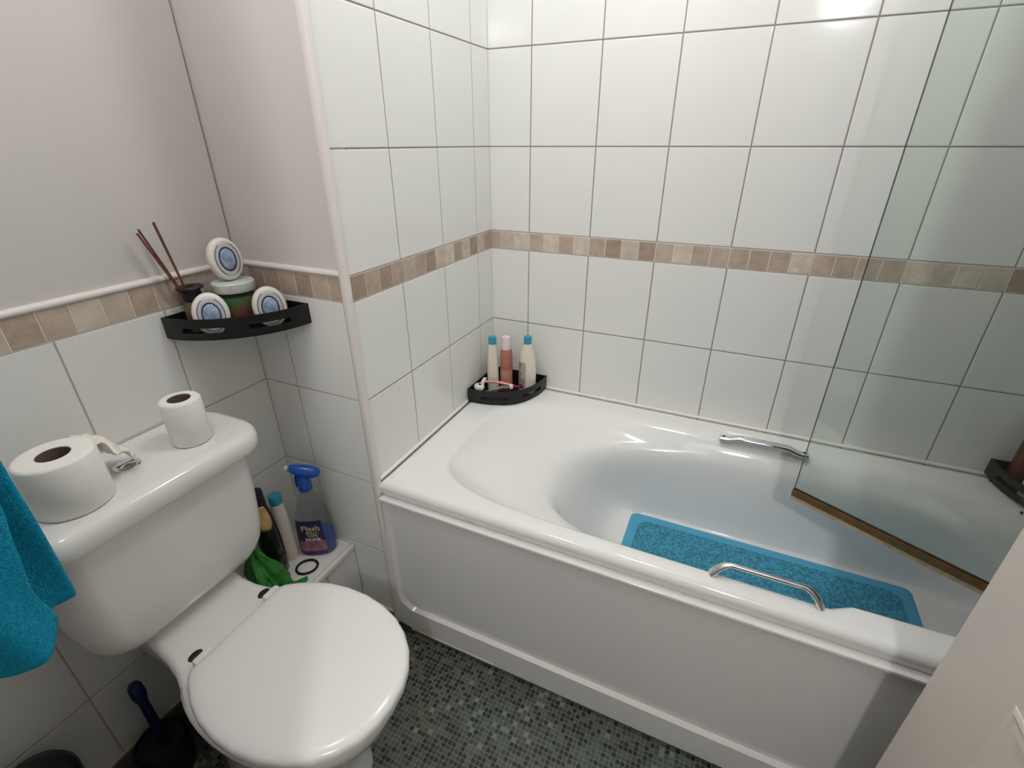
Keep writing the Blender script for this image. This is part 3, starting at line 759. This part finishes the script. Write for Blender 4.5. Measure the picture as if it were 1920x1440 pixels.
# coppery pink bottle with frosted cap and paler label
pk = thing('shower_gel_bottle', 'coppery pink bottle with a pale frosted cap, middle of three bottles', 'bottle', (.090, -.083, zb), 0, 'bottles on the bath corner shelf')
mb = MB(); mb.lathe([(.019, 0), (.0215, .003), (.0215, .13), (.019, .155), (.0165, .160)], (0, 0, 0), 30); mb.build('bottle_body', M['pinkbrown'], pk, world=False)
mb = MB(); mb.lathe([(.0217, .012), (.0219, .013), (.0219, .084), (.0217, .085)], (0, 0, 0), 30, cap0=False, cap1=False); mb.build('label', M['pinklabel'], pk, world=False)
mb = MB(); mb.lathe([(.0168, .158), (.0170, .160), (.0160, .196), (.0145, .203), (.006, .205)], (0, 0, 0), 28); mb.build('cap', M['frost'], pk, world=False)
yl = face_yaw(.162, -.07, -.25)
wb = lotion('wide white bottle with teal cap and dark printed label, rightmost of three bottles', (.163, -.066, zb), .210, .0305, .019, yl, M['ivory'], M['teal'], .0135, .026, 'bottles on the bath corner shelf')
# printed label: a curved patch on the front, dark strokes of unreadable print
def flask_patch(w, d_, yaw, a0, a1, z0, z1, k=10, off=.0006, n=2.3, zs=6, taper=None):
    vs = []; fs = []
    for j in range(zs + 1):
        z = z0 + (z1 - z0) * j / zs; tp = taper(z) if taper else 1
        for i in range(k + 1):
            t = math.radians(a0 + (a1 - a0) * i / k); cs, s_ = math.cos(t), math.sin(t); q = (abs(cs) ** n + abs(s_) ** n) ** (-1 / n)
            x, y = (w * tp + off) * q * cs, (d_ * tp + off) * q * s_
            vs.append((x * math.cos(yaw) - y * math.sin(yaw), x * math.sin(yaw) + y * math.cos(yaw), z))
    for j in range(zs):
        for i in range(k): fs.append([j * (k + 1) + i, j * (k + 1) + i + 1, (j + 1) * (k + 1) + i + 1, (j + 1) * (k + 1) + i])
    return vs, fs
tp_ = lambda z: 1.01 - .06 * sstep(.05, .13, z)
mb = MB(); mb.add(*flask_patch(.0305, .019, yl, 186, 268, .010, .118, taper=tp_)); lb = mb.build('label', M['greylabel'], wb, world=False)
mb = MB(); rnd = random.Random(2)
for k in range(11):
    z = .112 - k * .0088; a = 200 + 4 * (k % 3); b_ = 246 - 7 * ((k * 5) % 4) if k < 7 else 262
    mb.add(*flask_patch(.0305, .019, yl, a, b_, z, z + (.0026 if k < 7 else .0034), off=.0011, zs=1, taper=tp_))
mb.build('print_lines', M['darkprint'], lb, world=False, smooth=0)
# small things lying in the tray
def razor(name, label, p0, p1, mh, mhead, loc_z=0, handle_r=.0052, headw=.020):
    t = thing(name, label, 'razor', p0, 0, 'razors in the bath corner shelf')
    a, b = Vector((0, 0, 0)), Vector(p1) - Vector(p0); dr = b.normalized(); sd = dr.cross(Vector((0, 0, 1))).normalized()
    mb = MB(); path = []; rad = []
    for k in range(15):
        u = k / 14; path.append(a + b * u + Vector((0, 0, .005 * math.sin(u * PI)))); rad.append((handle_r * (.75 + .55 * math.sin(PI * min(1, u * 1.3)) ** 2), handle_r * .8))
    mb.tube(path, rad, 10); mb.build('handle', mh, t, world=False)
    mb = MB(); c = b + dr * .006
    vs = []
    for dz in (-.004, .004):
        for s_, q in ((-1, -1), (1, -1), (1, 1), (-1, 1)): vs.append(c + sd * s_ * headw + dr * q * .0055 + Vector((0, 0, dz + .002)))
    mb.add(vs, [[0, 1, 2, 3], [4, 5, 6, 7], [0, 1, 5, 4], [1, 2, 6, 5], [2, 3, 7, 6], [3, 0, 4, 7]]); mb.build('razor_head', mhead, t, world=False, smooth=0)
    return t
zq = ZS2 + .0265
razor('razor', 'pink razor with a pale head lying in front of the bath shelf bottles', (.138, -.126, zq + .021), (.040, -.148, zq + .027), M['pink'], M['palepink'])
razor('razor', 'sage green razor with a white head at the front of the bath corner shelf', (.070, -.182, zq + .013), (.128, -.142, zq + .020), M['sage'], M['cream_plastic'], headw=.010)
razor('razor', 'plum coloured razor lying beside the wide white bottle', (.098, -.158, zq + .012), (.156, -.120, zq + .017), M['plum'], M['plum'], handle_r=.0068, headw=.007)
mb = MB(); mb.tube([(.052, -.186, zq - .006), (.060, -.180, zq + .004), (.088, -.172, zq + .004)], [.006, .0085, .008], 12)
tag(mb.build('plastic_tube', M['midblue']), 'dark blue plastic tube at the front left of the bath corner shelf', 'tube')
# small white oval case with a dark opening
oc = thing('oval_case', 'small white oval plastic case with a dark opening on the bath corner shelf', 'case', (.030, -.176, zq))
mb = MB(); mb.lathe([(.010, .006), (.016, .009), (.019, .016), (.018, .023), (.013, .028), (.003, .030)], (0, 0, 0), 28, sx=1.0, sy=.85); mb.build('shell', M['cream_plastic'], oc, world=False)
mb = MB(); mb.lathe([(.0052, 0), (.0052, .003), (.002, .0042)], (.004, -.003, .0275), 16, sx=1.2, sy=.8); mb.build('opening', M['dark_grey'], oc, world=False)
# bottles on the right-hand shelf
zr2 = ZS2 + .0062
w2 = lotion('white bottle with printed label on the tap end corner shelf, at the photo edge', (1.528, -.100, zr2), .20, .034, .022, face_yaw(1.53, -.1, .1), M['cream_plastic'], M['cream_plastic'], .014, .026, 'bottles on the tap end shelf')
mb = MB()
for k in range(6): mb.add(*flask_patch(.034, .022, face_yaw(1.53, -.1, .1), 200, 300 - 9 * (k % 3), .105 - k * .012, .108 - k * .012, off=.0010, zs=1))
mb.build('print_lines', M['greylabel'], w2, world=False, smooth=0)
b2 = thing('shampoo_bottle', 'dark red brown bottle behind the white one on the tap end corner shelf', 'bottle', (1.508, -.040, zr2), 0, 'bottles on the tap end shelf')
mb = MB(); mb.lathe([(.022, 0), (.024, .003), (.024, .14), (.018, .16), (.012, .165)], (0, 0, 0), 28); mb.build('bottle_body', M['darkred'], b2, world=False)
mb = MB(); mb.lathe([(.013, .164), (.013, .19), (.010, .192)], (0, 0, 0), 24); mb.build('cap', M['black_plastic'], b2, world=False)

# --- things on the low boxing
zl = ZB + .0004
SY = .52
sp = thing('spray_bottle', 'clear cleaner spray bottle with blue trigger and navy label on the low ledge', 'spray bottle', (-.210, -.749, zl), SY)
prof_b = [(.044, .026, 0), (.049, .030, .004), (.050, .031, .02), (.048, .030, .09), (.0455, .029, .125), (.041, .027, .150), (.030, .022, .178), (.019, .018, .200), (.0145, .0145, .214), (.014, .014, .222)]
mb = MB(); flask(mb, prof_b, (0, 0, 0), n=2.8); mb.build('bottle_body', M['clear_plastic'], sp, world=False, smooth=50)
mb = MB(); flask(mb, [(.041, .023, .002), (.0465, .0275, .006), (.0478, .0285, .02), (.0468, .028, .070), (.046, .0275, .071)], (0, 0, 0), n=2.8); mb.build('liquid', M['blue_liquid'], sp, world=False, smooth=50)
mb = MB()
mb.lathe([(.0165, .218), (.0185, .220), (.0185, .236), (.0165, .252), (.016, .268)], (0, 0, 0), 24)
hd = []
for x, zc, hh, dd in [(-.030, .289, .006, .007), (-.028, .289, .0095, .010), (-.022, .287, .0125, .0125), (-.010, .282, .0175, .015), (.004, .278, .020, .016), (.020, .275, .019, .016), (.034, .274, .0155, .015), (.043, .272, .010, .011), (.046, .271, .003, .005)]:
    hd.append([(x, dd * math.cos(2 * PI * k / 20), zc + hh * math.sin(2 * PI * k / 20)) for k in range(20)])
mb.loft(hd)
mb.loft([[(x + q * .010, dd, z) for q, dd in ((-1, -.009), (1, -.009), (1, .009), (-1, .009))] for x, z in [(-.002, .268), (-.003, .25), (-.002, .24)]])
tr = mb.build('trigger_head', M['blue'], sp, world=False, smooth=50)
mb = MB(); mb.tube([(-.014, 0, .272), (-.019, 0, .262), (-.021, 0, .25), (-.020, 0, .240), (-.021, 0, .230)], [(.006, .003)] * 5, 10); mb.build('trigger_lever', M['blue'], tr, world=False)
mb = MB(); mb.tube([(-.028, 0, .289), (-.034, 0, .290)], [.0085, .008], 16); mb.build('nozzle_collar', M['lightblue'], tr, world=False)
mb = MB(); mb.tube([(-.0335, 0, .290), (-.041, 0, .291)], [.0075, .0065], 16); mb.build('nozzle', M['cream_plastic'], tr, world=False)
tl = lambda z: .985 - .04 * sstep(.02, .09, z) - .05 * sstep(.09, .125, z)
mb = MB(); A_, B_ = 206, 306
mb.add(*flask_patch(.050, .031, 0, A_, B_, .056, .128, n=2.8, off=.0015, taper=tl), 0)
mb.add(*flask_patch(.050, .031, 0, A_, B_, .020, .056, n=2.8, off=.0015, taper=tl), 1)
mb.add(*flask_patch(.050, .031, 0, A_, B_, .008, .020, n=2.8, off=.0015, taper=tl), 2)
lab = mb.build('label', [M['navy'], M['magenta'], M['purple']], sp, world=False)
def text_obj(name, s_, size, x, z, m, parent, bold=0, y=-.0335, sx=1.0):
    cu = bpy.data.curves.new(name, 'FONT'); cu.body = s_; cu.size = size; cu.align_x = 'CENTER'; cu.align_y = 'CENTER'; cu.extrude = .0003; cu.offset = bold
    ob = bpy.data.objects.new('tmp_text', cu); COL.objects.link(ob)
    dg = bpy.context.evaluated_depsgraph_get(); me = bpy.data.meshes.new_from_object(ob.evaluated_get(dg)); bpy.data.objects.remove(ob)
    R = Matrix.Rotation(PI / 2, 4, 'X')
    me.transform(Matrix.Translation((x, y, z)) @ R @ Matrix.Diagonal((sx, 1, 1, 1)))
    me.materials.clear(); me.materials.append(m)
    o_ = bpy.data.objects.new(name, me); COL.objects.link(o_); o_.parent = parent; return o_
text_obj('lettering', 'Flash', .0260, .000, .105, M['cream_print'], lab, .0004)
text_obj('lettering', 'SPRAY.', .0118, .003, .0885, M['cream_print'], lab, .0002)
text_obj('lettering', 'WIPE.', .0118, .003, .0778, M['cream_print'], lab, .0002)
text_obj('lettering', 'DONE.', .0145, .003, .0645, M['white_print'], lab, .0005)

lotion('ivory bottle with teal cap standing left of the spray bottle on the low ledge', (-.2615, -.809, zl), .226, .0235, .018, 1.0, M['ivory'], M['teal'], .0165, .028, 'bottles on the low ledge')
bk = thing('cosmetic_bottle', 'black bottle with a gold label squeezed between cistern and ivory bottle', 'bottle', (-.256, -.858, zl), 0, 'bottles on the low ledge')
mb = MB(); flask(mb, [(.027, .021, 0), (.029, .023, .004), (.030, .024, .05), (.029, .023, .12), (.026, .022, .165), (.022, .018, .20), (.0165, .0145, .218)], (0, 0, 0), yaw=.9); mb.build('bottle_body', M['black_gloss'], bk, world=False, smooth=50)
mb = MB(); mb.lathe([(.0158, .216), (.0160, .220), (.0145, .272), (.0135, .277), (.006, .278)], (0, 0, 0), 26); mb.build('cap', M['black_plastic'], bk, world=False)
mb = MB()
ya = cam_dir(-.256, -.853); vs = []; fs = []
for j in range(9):
    f = j / 8; z = .165 + .072 * f
    r = .0282 - .0100 * sstep(0, .75, f); hw_ = .62 * math.sin(PI * (.12 + .76 * f)) + .12
    for i in range(7):
        a = ya + hw_ * (i / 3 - 1); vs.append((r * math.cos(a), r * math.sin(a), z))
for j in range(8):
    for i in range(6): fs.append([j * 7 + i, j * 7 + i + 1, (j + 1) * 7 + i + 1, (j + 1) * 7 + i])
mb.add(vs, fs); o = mb.build('gold_label', M['gold'], bk, world=False); sm = o.modifiers.new('thick', 'SOLIDIFY'); sm.thickness = .0016; sm.offset = 1
# hair tie
mb = MB(); path = []
rings = []; seg = 40
for i in range(seg):
    a = 2 * PI * i / seg; R_ = .0265 + .0018 * math.sin(2 * a); c_ = Vector((-.188 + R_ * math.cos(a), -.820 + R_ * math.sin(a), zl + .0033)); rd = Vector((math.cos(a), math.sin(a), 0))
    rings.append([c_ + rd * .0032 * math.cos(2 * PI * k / 8) + Vector((0, 0, .0032 * math.sin(2 * PI * k / 8))) for k in range(8)])
mb.loft(rings + [rings[0]], False, False); tag(mb.build('hair_tie', M['rubber_black']), 'black elastic hair tie lying on the white low ledge', 'hair tie')
# crumpled green bag
mb = MB(); rings = []; rnd = random.Random(11); S = 72
ph = [rnd.uniform(0, 6.28) for _ in range(8)]
for k in range(25):
    f = k / 24; z = zl + .0005 + .148 * f
    r0 = .072 * (1 - f ** 1.5 * .80); ring = []
    for i in range(S):
        a = 2 * PI * i / S
        w = 1 + .13 * math.sin(3 * a + ph[0] + 3 * f) + .09 * math.sin(5 * a + ph[1] - 4 * f) + .09 * math.sin(9 * a + ph[2] + 7 * f) * (.6 + f) + .07 * math.sin(14 * a + ph[3] - 9 * f) + .05 * math.sin(21 * a + 13 * f)
        ring.append((-.186 - .040 * f + r0 * .78 * w * math.cos(a), -.931 + r0 * w * .66 * math.sin(a), z + .010 * math.sin(4 * a + ph[4] + 2 * f) * (0 if k == 0 else 1)))
    rings.append(ring)
mb.loft(rings)
# trailing flap on the ledge
vs = []; fs = []
for i in range(10):
    for j in range(6):
        u, v = i / 9, j / 5
        x = -.172 + .014 * u + .034 * (v - .5) * (1 - .6 * u); y = -.905 + .062 * u * (1 - .15 * v)
        z = zl + .002 + .030 * (1 - u) ** 2 + .004 * math.sin(9 * u + 5 * v) * (1 - u) + .002 * v
        vs.append((x, y, z))
for i in range(9):
    for j in range(5): fs.append([i * 6 + j, (i + 1) * 6 + j, (i + 1) * 6 + j + 1, i * 6 + j + 1])
mb.add(vs, fs)
o = mb.build('plastic_bag', M['green_bag'], smooth=35); tag(o, 'crumpled green plastic bag between the cistern and the toilet lid', 'bag')

# ------------------------------------------------------------------ lights
def point(name, loc, power, r, col=(1, 1, 1)):
    l = bpy.data.lights.new(name, 'POINT'); l.energy = power; l.shadow_soft_size = r; l.color = col
    o = bpy.data.objects.new(name, l); COL.objects.link(o); o.location = loc; return o
point('hall_lamp', (1.05, -2.257, 2.03), 32, .05, (1, .985, .965))
point('ceiling_lamp', (.58, -.50, 2.20), 11.5, .10, (1, .995, .98))
point('left_wall_fill', (.15, -1.2, 2.20), 7, .10, (1, .995, .98))  # added fill light that lifts the toilet-side walls, no known fitting here
w = bpy.data.worlds.new('world'); scene.world = w; w.use_nodes = True
w.node_tree.nodes['Background'].inputs['Color'].default_value = (.5, .5, .5, 1); w.node_tree.nodes['Background'].inputs['Strength'].default_value = .2

# ------------------------------------------------------------------ camera
cam = bpy.data.cameras.new('camera'); co = bpy.data.objects.new('camera', cam); COL.objects.link(co)
cam.sensor_width = 36; cam.sensor_fit = 'HORIZONTAL'; cam.lens = 36 * 904.747 / 1920; cam.clip_start = .02
yaw, pitch, rollv = -.42752, -.46257, -.00216
cy, sy, cp, sp_ = math.cos(yaw), math.sin(yaw), math.cos(pitch), math.sin(pitch)
fwd = Vector((sy * cp, cy * cp, sp_)); right = Vector((cy, -sy, 0)); up = right.cross(fwd)
c, s_ = math.cos(rollv), math.sin(rollv); r2 = c * right + s_ * up; u2 = -s_ * right + c * up
mw = Matrix((r2, u2, -fwd)).transposed().to_4x4(); mw.translation = (.74757, -1.47871, 1.33657)
co.matrix_world = mw
scene.camera = co
scene.view_settings.view_transform = 'Standard'; scene.view_settings.look = 'None'; scene.view_settings.gamma = 1
scene.view_settings.use_curve_mapping = False
scene.view_settings.exposure = 0.0
scene.cycles.max_bounces = 10; scene.cycles.diffuse_bounces = 6; scene.cycles.transparent_max_bounces = 12
scene.cycles.caustics_reflective = False; scene.cycles.caustics_refractive = False
